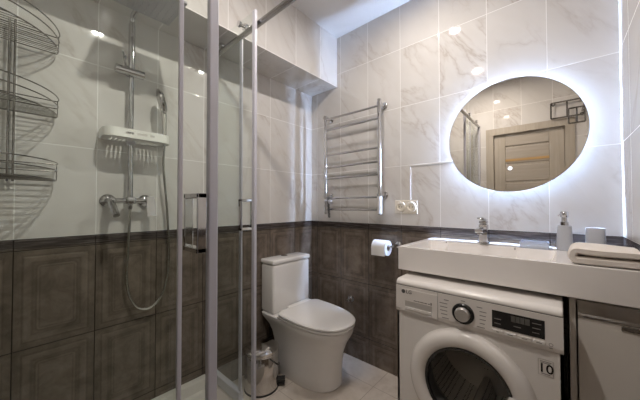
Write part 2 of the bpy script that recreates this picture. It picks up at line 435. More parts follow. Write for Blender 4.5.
enc = thing('shower_enclosure', 'square corner entry glass shower enclosure with both sliding doors pushed open', 'shower enclosure', (0.5, -1.5, 0.15))
ZR = 2.2
def pane(x0, x1, y0, y1, z0, z1):
    return MB().box(x0, x1, y0, y1, z0, z1)
# wall profiles, bottom profiles, top rails
MB().box(0.0, 0.03, YP-0.014, YP+0.014, 0.152, 2.22, 0.003).build('wall_profile', MA['alu'], enc, smooth=False)
MB().box(XP-0.014, XP+0.014, YD, YD+0.03, 0.152, 2.22, 0.003).build('wall_profile', MA['alu'], enc, smooth=False)
MB().box(0.03, 0.40, YP-0.018, YP+0.014, 0.151, 0.205, 0.004).box(0.40, 0.975, YP-0.012, YP+0.012, 0.151, 0.162, 0.003).build('bottom_profile', MA['alu'], enc, smooth=False)
MB().box(XP-0.018, XP+0.014, YD+0.03, -1.555, 0.151, 0.205, 0.004).box(XP-0.012, XP+0.012, -1.555, YP-0.012, 0.151, 0.162, 0.003).build('bottom_profile', MA['alu'], enc, smooth=False)
MB().tube([(0.0, YP, ZR), (XP+0.012, YP, ZR)], 0.015, 18).build('top_rail', MA['dark_steel'], enc)
MB().tube([(XP, YD, ZR), (XP, YP-0.001, ZR)], 0.015, 18).sphere((XP, YP, ZR), 0.022).build('top_rail', MA['dark_steel'], enc)
# fixed panels
p = pane(0.02, 0.380, YP-0.003, YP+0.003, 0.19, ZR).build('fixed_panel', MA['glass'], enc, smooth=False)
MB().box(0.378, 0.402, YP-0.004, YP+0.004, 0.19, ZR-0.02, 0.001).build('edge_strip', MA['seal'], p, smooth=False)
p = pane(XP-0.003, XP+0.003, YD+0.02, -1.567, 0.19, ZR).build('fixed_panel', MA['glass'], enc, smooth=False)
MB().box(XP-0.004, XP+0.004, -1.567, -1.5555, 0.17, ZR-0.02, 0.002).build('edge_strip', MA['seal'], p, smooth=False)
def handle(mb, c, along, out, w=0.026, t=0.012, h=0.18, reach=0.055, drop=0):
    """flat rectangular grip: a closed loop of flat bar through the glass, standing out on both sides"""
    for s in (-1, 1):
        for z0, z1 in ((c[2]-h/2, c[2]+h/2),):
            a0 = Vector(c) + Vector(out)*s*(reach-t); a1 = Vector(c) + Vector(out)*s*reach
            e = Vector(along)*w/2
            lo = [min((a0-e)[i], (a1+e)[i], (a0+e)[i], (a1-e)[i]) for i in (0, 1)]; hi = [max((a0-e)[i], (a1+e)[i], (a0+e)[i], (a1-e)[i]) for i in (0, 1)]
            mb.box(lo[0], hi[0], lo[1], hi[1], z0, z1, 0.002)
    e = Vector(along)*w/2; a = Vector(c)-Vector(out)*reach; b = Vector(c)+Vector(out)*reach
    lo = [min((a-e)[i], (b+e)[i], (a+e)[i], (b-e)[i]) for i in (0, 1)]; hi = [max((a-e)[i], (b+e)[i], (a+e)[i], (b-e)[i]) for i in (0, 1)]
    for z0, z1 in ((c[2]-h/2, c[2]-h/2+0.014), (c[2]+h/2-0.014, c[2]+h/2)):
        mb.box(lo[0], hi[0], lo[1], hi[1], z0, z1, 0.002)
    return mb
def roller(c, out):
    m = MB(); o = Vector(out); c = Vector(c)
    m.cyl(c - o*0.012, c + o*0.040, 0.008, 14).cyl(c + o*0.022, c + o*0.044, 0.020, 24).cyl(c - o*0.016, c - o*0.003, 0.016, 20)
    return m
# sliding door at the toilet end (pushed back along the fixed panel)
YDR = YP-0.030
p = pane(0.06, 0.555, YDR-0.003, YDR+0.003, 0.165, 2.250).build('sliding_door', MA['glass'], enc, smooth=False)
MB().box(0.550, 0.574, YDR-0.008, YDR+0.008, 0.165, 2.250, 0.003).build('edge_seal', MA['seal'], p, smooth=False)
handle(MB(), (0.487, YDR, 1.188), (1, 0, 0), (0, 1, 0), w=0.018, t=0.010, h=0.165, reach=0.040).build('door_handle', MA['chrome'], p, smooth=False)
for x in (0.165, 0.43): roller((x, YDR, ZR+0.034), (0, 1, 0)).build('roller', MA['chrome'], p)
# sliding door on the room side (pushed back towards the door wall)
XDR = XP-0.030
p = pane(XDR-0.003, XDR+0.003, -1.93, -1.475, 0.165, 2.277).build('sliding_door', MA['glass'], enc, smooth=False)
MB().box(XDR-0.011, XDR+0.011, -1.474, -1.446, 0.165, 2.277, 0.004).build('edge_seal', MA['seal'], p, smooth=False)
handle(MB(), (XDR, -1.510, 1.191), (0, 1, 0), (1, 0, 0), w=0.024, t=0.011, h=0.162, reach=0.047).build('door_handle', MA['chrome'], p, smooth=False)
for y in (-1.87, -1.53): roller((XDR, y, ZR+0.034), (1, 0, 0)).build('roller', MA['chrome'], p)

# ================================================================== SHOWER COLUMN
YB, XB = -1.447, 0.062
sh = thing('shower_column', 'chrome shower column with square rain head on the tiled shower wall', 'shower', (0, YB, 1.26))
arc = [(XB + 0.035 - 0.035*cos(a), YB, 2.195 + 0.035*sin(a)) for a in [radians(90*k/8) for k in range(9)]]
MB().tube([(XB, YB, 1.26), (XB, YB, 2.12)] + arc + [(0.30, YB, 2.230), (0.318, YB, 2.226), (0.322, YB, 2.210)], 0.0118, 16).build('riser_pipe', MA['shower_chrome'], sh)
MB().tube([(XB, YB, 1.925), (XB, YB, 2.19)], 0.0150, 16).tube([(XB, YB, 1.268), (XB, YB, 1.55)], 0.0128, 16).build('sleeve', MA['shower_chrome'], sh)
hd = MB().box(0.205, 0.440, YB-0.11, YB+0.13, 2.180, 2.193, 0.006).lathe([(0.02, 0), (0.02, 0.012), (0.013, 0.02)], (0.322, YB, 2.193), n=20).build('rain_head', MA['nozzle'], sh, label='square rain shower head')
nz = MB()
for i in range(9):
    for j in range(9): nz.lathe([(0.004, 0), (0.003, -0.003)], (0.224+i*0.025, YB-0.09+j*0.025, 2.1805), n=8)
nz.build('nozzles', MA['nozzle'], hd)
MB().tube([(0.0, YB, 1.952), (XB, YB, 1.952)], 0.009, 14).lathe([(0.02, 0), (0.02, 0.006), (0.009, 0.012)], (0, YB, 1.952), (1, 0, 0), 20).build('wall_bracket', MA['shower_chrome'], sh)
# sliding holder: a short chrome barrel lying across the riser with a hook above it
hm = MB().tube([(XB+0.014, YB-0.072, 1.930), (XB+0.014, YB+0.052, 1.930)], 0.022, 20)
hm.build('slide_holder', MA['shower_chrome'], sh)
MB().tube([(XB, YB-0.002, 1.955), (XB+0.012, YB-0.030, 1.958), (XB+0.022, YB-0.034, 1.985), (XB+0.014, YB-0.030, 2.005)], 0.006, 10).tube([(XB+0.012, YB-0.034, 1.99), (XB+0.03, YB-0.045, 2.02)], 0.005, 10).build('hook', MA['shower_chrome'], sh)
# mixer
mx = MB().tube([(XB, YB-0.085, 1.262), (XB, YB+0.085, 1.262)], 0.014, 18).box(XB-0.018, XB+0.018, YB-0.022, YB+0.022, 1.245, 1.282, 0.005)
mx.build('mixer_bar', MA['shower_chrome'], sh)
for s in (-1, 1):
    MB().lathe([(0.034, 0), (0.034, 0.006), (0.026, 0.016), (0.017, 0.02), (0.017, XB+0.012), (0.019, XB+0.014), (0.019, XB+0.03), (0.015, XB+0.034)], (0.0, YB+s*0.083, 1.262), (1, 0, 0), 26).build('wall_flange', MA['shower_chrome'], sh)
MB().tube([(XB+0.02, YB-0.086, 1.262), (XB+0.040, YB-0.084, 1.248), (XB+0.092, YB-0.076, 1.190)], [0.014, 0.0155, 0.0145], 16).build('spout', MA['shower_chrome'], sh)
lv = MB(); lv.rings([[(XB+0.030+dx+(1.285-z)*0.22, YB+0.083+dy*w, z) for dx, dy in ((0, -1), (0.010, -1), (0.010, 1), (0, 1))] for z, w in ((1.285, 0.015), (1.262, 0.019), (1.20, 0.021), (1.182, 0.022))])
lv.build('lever', MA['shower_chrome'], sh, smooth=False)
MB().lathe([(0.011, 0), (0.011, -0.02), (0.008, -0.03)], (XB, YB, 1.247), n=16).build('hose_outlet', MA['shower_chrome'], sh)

# white shelf clamped round the riser
ws = thing('shower_shelf', 'white slotted plastic shelf clipped on the chrome shower column', 'shelf', (0, -1.42, 1.575))
def shelf_ring(x0, x1, y0, y1, z, r):
    pts = []
    for cx_, cy_, a0 in ((x1-r, y1-r, 0), (x0+0.004, y1-0.004, 90), (x0+0.004, y0+0.004, 180), (x1-r, y0+r, 270)):
        rr = r if a0 in (0, 270) else 0.004
        for k in range(7):
            a = radians(a0+90*k/6); pts.append((cx_+rr*cos(a), cy_+rr*sin(a), z))
    return pts
Y0s, Y1s = -1.572, -1.277
b = MB(); b.rings([shelf_ring(0.085, 0.145, Y0s, Y1s, 1.574, 0.05), shelf_ring(0.085, 0.145, Y0s, Y1s, 1.578, 0.05)])
for k in range(15):
    y = Y0s+0.035+k*0.0175
    b.box(0.012, 0.085, y-0.005, y+0.005, 1.574, 1.578)
b.box(0.010, 0.022, Y0s+0.01, Y1s-0.01, 1.574, 1.582).box(0.022, 0.090, Y0s+0.005, Y0s+0.03, 1.574, 1.578).box(0.022, 0.09, Y1s-0.03, Y1s-0.005, 1.574, 1.578)
b.build('shelf_base', MA['shelf_white'], ws, smooth=False)
# front lip with three slots
def lip(z0, z1, spans, mb):
    def at(sv):      # path along ends and front: parameter by y on the front
        return sv
    for a0, a1 in spans: mb.box(0.141, 0.146, a0, a1, z0, z1)
fr = MB()
out = [q for q in shelf_ring(0.012, 0.147, Y0s, Y1s, 0, 0.05)]
inn = [q for q in shelf_ring(0.016, 0.142, Y0s+0.005, Y1s-0.005, 0, 0.046)]
for zz0, zz1 in ((1.574, 1.592), (1.603, 1.618)):
    n = len(out); ring = []
    vs = [[fr.bm.verts.new((q[0], q[1], z)) for q in rr] for rr, z in ((out, zz0), (out, zz1), (inn, zz1), (inn, zz0))]
    for a, c in zip(vs, vs[1:]+vs[:1]):
        for i in range(n): fr.bm.faces.new((a[i], a[(i+1) % n], c[(i+1) % n], c[i]))
for y0, y1 in ((Y0s+0.05, Y0s+0.085), (-1.452, -1.440), (-1.395, -1.383), (Y1s-0.085, Y1s-0.05)):
    fr.box(0.1424, 0.1466, y0, y1, 1.5915, 1.6035)
for s, yy in ((1, Y0s), (-1, Y1s)):
    fr.box(0.014, 0.10, min(yy, yy+s*0.0045)+0.0002, max(yy, yy+s*0.0045)-0.0002, 1.5915, 1.6035)
    a0 = 270 if s > 0 else 0
    cyc = yy+s*0.05
    pts_o = [(0.097+0.05*cos(radians(a0+90*k/8)), cyc+0.05*sin(radians(a0+90*k/8))) for k in range(9)]
    pts_i = [(0.097+0.0455*cos(radians(a0+90*k/8)), cyc+0.0455*sin(radians(a0+90*k/8))) for k in range(9)]
    fr.prism([(x, y, 1.592) for x, y in pts_o] + [(x, y, 1.592) for x, y in pts_i[::-1]], (0, 0, 0.012))
fr.build('rim', MA['shelf_white'], ws, smooth=False)
MB().lathe([(0.018, 0), (0.021, 0.004), (0.021, 0.016), (0.018, 0.02)], (XB, YB, 1.553), n=22, ).build('clamp_collar', MA['alu'], ws, label='grey clamp collar')

# hand shower with hose
hs = thing('hand_shower', 'chrome hand shower head standing upright at the right end of the white shelf', 'hand shower', (0.11, -1.31, 1.62))
HX, HY = 0.105, -1.298
MB().tube([(HX+0.008, HY-0.006, 1.5785), (HX+0.007, HY-0.006, 1.62), (HX+0.004, HY-0.006, 1.70), (HX+0.002, HY-0.008, 1.74), (HX-0.001, HY-0.014, 1.775)], [0.0095, 0.011, 0.0125, 0.015, 0.014], 14).build('handle', MA['steel'], hs)
ax = Vector((-0.24, -0.93, -0.26)).normalized()
MB().lathe([(0.014, -0.022), (0.056, -0.016), (0.068, -0.004), (0.068, 0.005), (0.063, 0.008)], (HX-0.001, HY-0.022, 1.805), ax, 30).build('spray_head', MA['dark_steel'], hs)
hp = []
for t, (x, y, z) in enumerate([(HX+0.008, HY-0.006, 1.572), (0.085, -1.298, 1.45), (0.06, -1.272, 1.25), (0.045, -1.254, 1.00), (0.04, -1.258, 0.85), (0.038, -1.285, 0.735), (0.038, -1.325, 0.685), (0.038, -1.362, 0.673), (0.038, -1.405, 0.695), (0.04, -1.44, 0.765), (0.045, -1.455, 0.86), (0.052, -1.452, 1.02), (0.060, -1.448, 1.15), (XB, YB, 1.222)]): hp.append(Vector((x, y, z)))
def catmull(P, n=8):
    o = []
    for i in range(len(P)-1):
        p0, p1, p2, p3 = P[max(i-1, 0)], P[i], P[i+1], P[min(i+2, len(P)-1)]
        for k in range(n):
            t = k/n; o.append(0.5*((2*p1)+(p2-p0)*t+(2*p0-5*p1+4*p2-p3)*t*t+(3*p1-p0-3*p2+p3)*t**3))
    return o+[P[-1]]
MB().tube(catmull(hp), 0.0068, 10).build('hose', MA['steel'], sh)

# ================================================================== CORNER CADDY (three quarter-round wire baskets on rods)
cd = thing('corner_caddy', 'three tier chrome wire caddy in the shower corner at the left edge', 'shower caddy', (0.02, YD+0.02, 1.35))
for nm, pts in (('rod', [(0.03, -1.868), (0.03, -1.852)]), ('rod', [(0.15, YD+0.025), (0.166, YD+0.025)])):
    for x, y in pts: MB().tube([(x, y, 1.34), (x, y, 2.02)], 0.004, 10).build(nm, MA['wire'], cd)
R0 = 0.285; CX0, CY0 = 0.018, YD+0.014
def qring(r, z, rc=0.018):
    pts = [(CX0 + r*sin(a), CY0 + r*cos(a), z) for a in [radians(3+84*k/28) for k in range(29)]]
    return [(CX0, CY0+r*0.985, z)] + pts[1:-1] + [(CX0+r*0.985, CY0, z)] + [(CX0+r*0.5, CY0, z), (CX0, CY0, z), (CX0, CY0+r*0.5, z)]
for zb in (1.932, 1.638, 1.350):
    m = MB(); m.tube(qring(R0, zb, 0.02), 0.0028, 8, closed=True)
    base = m.build('basket', MA['wire'], cd)
    for dz in (0.042, 0.075):
        MB().tube(qring(R0+dz*0.05, zb+dz), 0.0026, 8, closed=True).build('rim_wire', MA['wire'], base)
    g = MB()
    for k in range(1, 15):
        x = CX0 + R0*k/15; L = math.sqrt(max(0, R0**2-(x-CX0)**2))
        g.tube([(x, CY0, zb), (x, CY0+L, zb)], 0.0016, 6)
    g.build('base_wires', MA['wire'], base)
    for a in (3, 87):
        a = radians(a); MB().tube([(CX0+R0*sin(a), CY0+R0*cos(a), zb), (CX0+R0*sin(a), CY0+R0*cos(a), zb+0.075)], 0.0018, 6).build('upright', MA['wire'], base)

# ================================================================== TOILET
TC = -0.388
to = thing('toilet', 'white close coupled toilet with closed lid in the corner of the room', 'toilet', (0.3, TC, 0))
def dshape(xb, xf, w, z, nose=0.27, r=0.03, n=24, ex=0.92, sk=0.0):
    nose = min(nose, xf-xb-r); xm = xf-nose; pts = []
    for k in range(6): a = radians(180+90*k/5); pts.append((xb+r+r*cos(a), TC-w+r+r*sin(a), z))
    for k in range(n+1):
        a = -pi/2 + pi*k/n
        c, s_ = cos(a), sin(a)
        pts.append((xm + nose*abs(c)**ex*(1 if c >= 0 else -1), TC + w*abs(s_)**ex*(1 if s_ >= 0 else -1), z))
    for k in range(6): a = radians(90+90*k/5); pts.append((xb+r+r*cos(a), TC+w-r+r*sin(a), z))
    return [(x, y - sk*max(0, x-0.2), q) for x, y, q in pts]
lv_ = [(0.0, 0.12, 0.597, 0.148, 0), (0.012, 0.118, 0.606, 0.153, 0), (0.08, 0.118, 0.606, 0.153, 0), (0.16, 0.116, 0.610, 0.156, 0), (0.24, 0.112, 0.624, 0.163, .01), (0.31, 0.10, 0.655, 0.174, .02), (0.355, 0.075, 0.685, 0.184, .03), (0.385, 0.035, 0.702, 0.193, .04), (0.405, 0.008, 0.708, 0.197, .05), (0.422, 0.004, 0.710, 0.198, .05), (0.430, 0.010, 0.700, 0.190, .05)]
MB().rings([dshape(xb, xf, w, z, 0.32 if z > .3 else .25, 0.03, ex=0.83 if z > .3 else .88, sk=k_) for z, xb, xf, w, k_ in lv_]).build('bowl', MA['ceramic'], to)
MB().box(0.004, 0.155, TC-0.192, TC+0.192, 0.4305, 0.792, 0.018, 4).build('cistern', MA['ceramic'], to)
MB().box(0.002, 0.160, TC-0.197, TC+0.197, 0.7935, 0.828, 0.012, 4).build('cistern_lid', MA['ceramic'], to)
MB().lathe([(0.026, 0), (0.026, 0.003), (0.022, 0.006), (0.0, 0.006)], (0.055, TC, 0.8275), n=28, cap1=False).build('flush_button', MA['dark_steel'], to, label='round chrome flush button')
SK = dict(nose=0.36, ex=0.83, sk=0.05)
MB().rings([dshape(0.200, 0.716, 0.203, 0.4305, r=0.03, **SK), dshape(0.198, 0.720, 0.207, 0.435, r=0.03, **SK), dshape(0.198, 0.720, 0.207, 0.443, r=0.03, **SK), dshape(0.201, 0.714, 0.202, 0.446, r=0.03, **SK)]).build('seat', MA['ceramic'], to)
MB().rings([dshape(0.204, 0.714, 0.203, 0.4500, r=0.05, **SK), dshape(0.200, 0.722, 0.210, 0.4530, r=0.05, **SK), dshape(0.200, 0.722, 0.210, 0.4610, r=0.05, **SK), dshape(0.205, 0.715, 0.204, 0.4675, r=0.05, **SK), dshape(0.215, 0.702, 0.192, 0.4700, r=0.05, **SK)]).build('seat_lid', MA['ceramic'], to)
MB().box(0.168, 0.222, TC-0.075, TC+0.16, 0.4305, 0.471, 0.010, 3).build('hinge_block', MA['ceramic'], to)
MB().lathe([(0.006, 0), (0.006, -0.003)], (0.30, TC-0.1505, 0.12), (0, 1, 0), 14).build('fixing_cap', MA['matt_black'], to, label='small dark fixing hole cap')

# chrome angle valve on the back wall behind the toilet
av = thing('angle_valve', 'small chrome angle valve on the brown tiles behind the toilet lid', 'valve', (0.47, 0, 0.47))
MB().lathe([(0.022, 0), (0.022, 0.005), (0.009, 0.009), (0.009, 0.045)], (0.45, 0, 0.47), (0, -1, 0), 20).tube([(0.45, -0.04, 0.46), (0.45, -0.04, 0.505)], 0.010, 14).build('valve_body', MA['chrome'], av)
MB().lathe([(0.012, 0), (0.014, 0.012), (0.010, 0.022)], (0.45, -0.046, 0.47), (0, -1, 0), 12).build('knob', MA['chrome'], av)

# ================================================================== PEDAL BIN
BX, BY, BR = 0.195, -0.712, 0.114
bn = thing('pedal_bin', 'small shiny steel pedal bin on the floor between shower and toilet', 'bin', (BX, BY, 0))
MB().lathe([(BR, 0.012), (BR, 0.245), (BR-0.003, 0.25)], (BX, BY, 0), n=48).build('bin_body', MA['bin_steel'], bn)
MB().lathe([(BR-0.004, 0), (BR+0.002, 0.002), (BR+0.002, 0.013)], (BX, BY, 0), n=48).build('base_ring', MA['rubber'], bn, label='black rubber base ring')
MB().lathe([(BR+0.002, 0.250), (BR+0.004, 0.256), (BR+0.003, 0.268), (BR-0.012, 0.278), (BR-0.05, 0.289), (0.0, 0.293)], (BX, BY, 0), n=48, cap1=False).build('bin_lid', MA['bin_steel'], bn)
MB().lathe([(BR+0.0035, 0.243), (BR+0.0035, 0.250)], (BX, BY, 0), n=48).build('rim_band', MA['chrome'], bn)
pdir = Vector((0.66, 0.75, 0)).normalized(); pn = Vector((-pdir.y, pdir.x, 0))
def obox(mb, c, u, v, du, dv, z0, z1):
    c = Vector(c); mb.prism([c-u*du-v*dv+Vector((0, 0, z0)), c+u*du-v*dv+Vector((0, 0, z0)), c+u*du+v*dv+Vector((0, 0, z0)), c-u*du+v*dv+Vector((0, 0, z0))], (0, 0, z1-z0)); return mb
pc = Vector((BX, BY, 0))+pdir*(BR+0.022)
pb = MB(); obox(pb, pc, pdir, pn, 0.024, 0.022, 0.034, 0.050); obox(pb, pc, pdir, pn, 0.020, 0.020, 0.012, 0.028); obox(pb, pc-pdir*0.012, pdir, pn, 0.006, 0.012, 0.014, 0.045)
pb.build('pedal', MA['rubber'], bn, smooth=False, label='black rubber pedal')
hpts = [Vector((BX, BY, 0)) + Vector((cos(a), sin(a), 0))*(BR+0.006) + Vector((0, 0, 0.235-0.10*sin(pi*k/16))) for k, a in enumerate([radians(-8+150*k/16) for k in range(17)])]
MB().tube(hpts, 0.0035, 8).build('carry_handle', MA['rubber'], bn, label='thin black carry handle')

# ================================================================== TOWEL WARMER
tw = thing('towel_warmer', 'chrome ladder towel warmer with seven rungs on the back wall', 'towel warmer', (0.5, 0, 1.16))
XL, XR_, YT = 0.238, 0.755, -0.082
for x, z0, z1 in ((XL, 1.160, 2.000), (XR_, 1.165, 2.015)):
    MB().tube([(x, YT, z0), (x, YT, z1)], 0.0125 if x < 0.5 else 0.0145, 18).build('post', MA['chrome'], tw)
for z in (1.968, 1.875, 1.660, 1.556, 1.462, 1.296, 1.202):
    MB().tube([(XL, YT, z), (XR_, YT, z)], 0.0088, 14).build('rung', MA['chrome'], tw)
for x, z in ((XL, 1.985), (XR_, 1.985), (XR_, 1.312), (XL, 1.312)):
    MB().lathe([(0.026, 0), (0.026, 0.005), (0.020, 0.010), (0.011, 0.012), (0.011, -YT-0.012), (0.017, -YT-0.012), (0.017, -YT+0.01)], (x, -0.0005, z), (0, -1, 0), 22).build('wall_bracket', MA['chrome'], tw)
MB().tube([(XR_, YT, 1.172), (XR_, YT, 1.30)], 0.018, 18).build('heater_sleeve', MA['white_plastic'], tw, label='pale heater sleeve at foot of right post')
# bleed valve / cable outlet and coiled flex hanging at the lower left
MB().tube([(XL+0.01, YT-0.014, 1.275), (XL+0.06, YT-0.02, 1.27)], 0.012, 14).lathe([(0.016, 0), (0.019, 0.01), (0.014, 0.03)], (XL+0.06, YT-0.02, 1.27), (0.8, -0.2, -0.5), 16).build('thermostat_knob', MA['alu'], tw, label='small grey thermostat knob')
co = []
for k in range(14*10+1):
    a = 2*pi*k/10; t = k/140; co.append((XL+0.045+0.010*cos(a)+0.012*t, YT-0.022+0.010*sin(a), 1.305-0.17*t))
MB().tube(co, 0.0034, 6).build('coiled_flex', MA['dark_grey'], tw, label='coiled dark power flex')

# ================================================================== SOCKETS
so = thing('wall_socket', 'ivory double wall socket below the towel warmer right bracket', 'socket', (0.919, 0, 1.224))
MB().box(0.836, 1.002, -0.005, 0, 1.176, 1.272, 0.002).build('frame', MA['ivory'], so, smooth=False)
for x in (0.879, 0.957):
    m = MB().lathe([(0.038, -0.004), (0.036, -0.012), (0.0225, -0.013), (0.021, -0.0055), (0, -0.0055)], (x, 0, 1.224), (0, 1, 0), 28, cap0=False, cap1=False); o_ = m.build('outlet', MA['ivory'], so)
    m = MB()
    for s in (-1, 1): m.cyl((x+s*0.0095, -0.0054, 1.224), (x+s*0.0095, -0.0064, 1.224), 0.0035, 10)
    m.build('pin_holes', MA['matt_black'], o_)

# ================================================================== TOILET ROLL
ho = thing('toilet_roll_holder', 'chrome toilet roll holder bar on the brown tiles beside the basin', 'toilet roll holder', (0.84, 0, 0.95))
RZ, RY = 0.932, -0.085
MB().lathe([(0.024, 0), (0.024, 0.006), (0.012, 0.010), (0.009, 0.012), (0.009, -RY-0.009)], (0.862, 0, RZ+0.018), (0, -1, 0), 20).build('wall_plate', MA['chrome'], ho)
MB().tube([(0.862, RY+0.012, RZ+0.018), (0.862, RY, RZ+0.016), (0.850, RY, RZ+0.013), (0.70, RY, RZ+0.013)], 0.0075, 12).build('bar', MA['chrome'], ho)
ro = thing('toilet_roll', 'white toilet paper roll hanging on its chrome holder', 'toilet roll', (0.76, RY, RZ-0.05))
MB().lathe([(0.0215, 0), (0.054, 0), (0.054, 0.108), (0.0215, 0.108)], (0.715, RY, RZ), (1, 0, 0), 40, cap0=False, cap1=False).build('paper', MA['paper'], ro)
MB().prism([(0.716, RY-0.0538, RZ+0.004), (0.716, RY-0.0548, RZ), (0.716, RY-0.0545, RZ-0.052), (0.716, RY-0.0535, RZ-0.052)], (0.106, 0, 0)).build('loose_sheet', MA['paper'], ro)
MB().lathe([(0.0215, 0.0005), (0.0215, 0.1075), (0.0200, 0.1075), (0.0200, 0.0005)], (0.715, RY, RZ), (1, 0, 0), 28, cap0=False, cap1=False).build('core', MA['card'], ro, label='brown cardboard core')

# ================================================================== MIRROR
MX, MZ, MR = 1.532, 1.626, 0.316
mi = thing('wall_mirror', 'round frameless mirror with cool backlight above the basin', 'mirror', (MX, 0, MZ))
MB().lathe([(0.15, 0), (0.15, -0.0215)], (MX, 0, MZ), (0, 1, 0), 64).build('back_box', MA['matt_black'], mi)
MB().lathe([(MR-0.001, -0.0215), (MR, -0.022), (MR, -0.0255), (MR-0.0015, -0.0265)], (MX, 0, MZ), (0, 1, 0), 128).build('mirror_glass', MA['mirror'], mi, smooth=False)
RL = 0.232
MB().lathe([(RL-0.003, -0.001), (RL, -0.001), (RL, -0.008), (RL-0.003, -0.008), (RL-0.003, -0.001)], (MX, 0, MZ), (0, 1, 0), 128, cap0=False, cap1=False).build('led_strip', MA['led'], mi, label='cool white LED strip behind the glass')
for k in range(8):
    a = 2*pi*(k+0.5)/8
b = MB().lathe([(RL-0.0035, 0.0), (RL-0.0035, -0.0213), (RL-0.012, -0.0213), (RL-0.012, 0.0)], (MX, 0, MZ), (0, 1, 0), 96, cap0=False, cap1=False).build('led_carrier', MA['white_plastic'], mi)
bt = MB().lathe([(0.0105, -0.0266), (0.0105, -0.0272), (0.0, -0.0272)], (1.532, 0, 1.441), (0, 1, 0), 28, cap1=False).build('touch_button', MA['icon'], mi, label='lit round touch button')
MB().lathe([(0.0062, -0.0271), (0.0062, -0.0275), (0.0042, -0.0275), (0.0042, -0.0271)], (1.532, 0, 1.441), (0, 1, 0), 20, cap0=False, cap1=False).box(1.5310, 1.5330, -0.0275, -0.0271, 1.441, 1.4485).build('power_symbol', MA['dark_grey'], bt, smooth=False)

# ================================================================== WASHING MACHINE
WX0, WX1, WYF = 1.130, 1.739, -0.60
WCX, WCZ = 1.436, 0.478
wm = thing('washing_machine', 'white front loading washing machine under the basin', 'washing machine', (WCX, -0.32, 0))
YBF = WYF+0.012       # lower front face
# cabinet: sides, back, bottom and a front face with a round hole
cab = MB()
cab.box(WX0, WX0+0.01, YBF, -0.05, 0.018, 0.742).box(WX1-0.01, WX1, YBF, -0.05, 0.018, 0.742).box(WX0, WX1, -0.06, -0.05, 0.018, 0.86).box(WX0, WX1, YBF+0.001, -0.05, 0.018, 0.03)
n = 64; hole = [(WCX+0.19*cos(2*pi*k/n), YBF, WCZ+0.19*sin(2*pi*k/n)) for k in range(n)]
def to_rect(a):
    c, s_ = cos(a), sin(a); x0, x1, z0, z1 = WX0-WCX, WX1-WCX, 0.018-WCZ, 0.742-WCZ
    tx = (x1/c if c > 0 else x0/c) if abs(c) > 1e-9 else 1e9; tz = (z1/s_ if s_ > 0 else z0/s_) if abs(s_) > 1e-9 else 1e9
    t = min(tx, tz); return (WCX+c*t, YBF, WCZ+s_*t)
angs = sorted([2*pi*k/n for k in range(n)] + [math.atan2(zz-WCZ, xx-WCX) % (2*pi) for xx in (WX0, WX1) for zz in (0.018, 0.742)])
cab.rings([[(WCX+0.19*cos(a), YBF, WCZ+0.19*sin(a)) for a in angs], [to_rect(a) for a in angs]], True, False, False)
cab.build('cabinet', MA['enamel'], wm, smooth=False)
# control fascia (slightly proud) and the worktop with a rounded front edge
MB().prism([(WX0, WYF+0.02, 0.722), (WX0, WYF+0.006, 0.726), (WX0, WYF, 0.742), (WX0, WYF, 0.8515), (WX0, -0.062, 0.8515), (WX0, -0.062, 0.742), (WX0, WYF+0.02, 0.742)], (WX1-WX0, 0, 0)).build('control_panel', MA['panel_plastic'], wm, smooth=False)
prof = [(WX0, WYF, 0.8535)] + [(WX0, WYF+0.028-0.028*cos(a), 0.858+0.022*sin(a)) for a in [radians(90*k/8) for k in range(9)]] + [(WX0, -0.05, 0.880), (WX0, -0.05, 0.8535)]
MB().prism(prof, (WX1-WX0, 0, 0)).build('worktop', MA['enamel'], wm, bevel=0.004)
MB().box(WX0+0.004, WX1-0.004, WYF+0.003, -0.07, 0.8510, 0.8540).build('seam', MA['dark_grey'], wm, smooth=False)
for x in (WX0+0.05, WX1-0.05):
    for y in (-0.53, -0.1): MB().lathe([(0.022, 0), (0.022, 0.012), (0.012, 0.02)], (x, y, 0), n=16).build('foot', MA['rubber'], wm)
# detergent drawer; a flat darker plate carries the painted shade of the grip recess
dr = MB().box(1.156, 1.325, WYF-0.0015, WYF+0.001, 0.733, 0.838, 0.0005).build('drawer_front', MA['panel_plastic'], wm, smooth=False)
MB().prism([(1.176, WYF-0.0022, 0.784), (1.176, WYF-0.0022, 0.760), (1.176, WYF-0.0022, 0.756), (1.176, WYF-0.0016, 0.784)], (0.126, 0, 0)).build('grip_recess_shade', plain('recess_shade_plastic', (0.42, 0.40, 0.38), 0.4), dr, smooth=False)
MB().rings([[(x, WYF-0.0022, z) for x, z in ((1.176, 0.757), (1.302, 0.757), (1.302, 0.742), (1.176, 0.742))], [(x, WYF-0.006, z) for x, z in ((1.179, 0.757), (1.299, 0.757), (1.299, 0.746), (1.179, 0.746))]]).build('grip', MA['enamel'], dr, smooth=False)
MB().box(1.3255, 1.3268, WYF-0.0008, WYF+0.0005, 0.728, 0.850).build('drawer_gap', MA['grey_print'], wm, smooth=False)
# logo, caption marks
lg = MB().lathe([(0.0095, 0), (0.0095, 0.0008)], (1.168, WYF-0.0015, 0.8255), (0, -1, 0), 24).build('logo_disc', MA['dark_grey'], dr, label='dark round logo')
text_part('LG', 0.023, (1.181, WYF-0.0016, 0.8185), (1, 0, 0), (0, 0, 1), MA['dark_grey'], 'logo_letters', dr)
for x, w_ in ((1.218, 0.016), (1.236, 0.010), (1.248, 0.018), (1.268, 0.012), (1.284, 0.009)): MB().box(x, x+w_, WYF-0.0022, WYF-0.0015, 0.789, 0.793).build('caption_mark', MA['grey_print'], dr, smooth=False)
MB().box(1.295, 1.301, WYF-0.0022, WYF-0.0015, 0.787, 0.799).build('caption_mark', MA['grey_print'], dr, smooth=False)
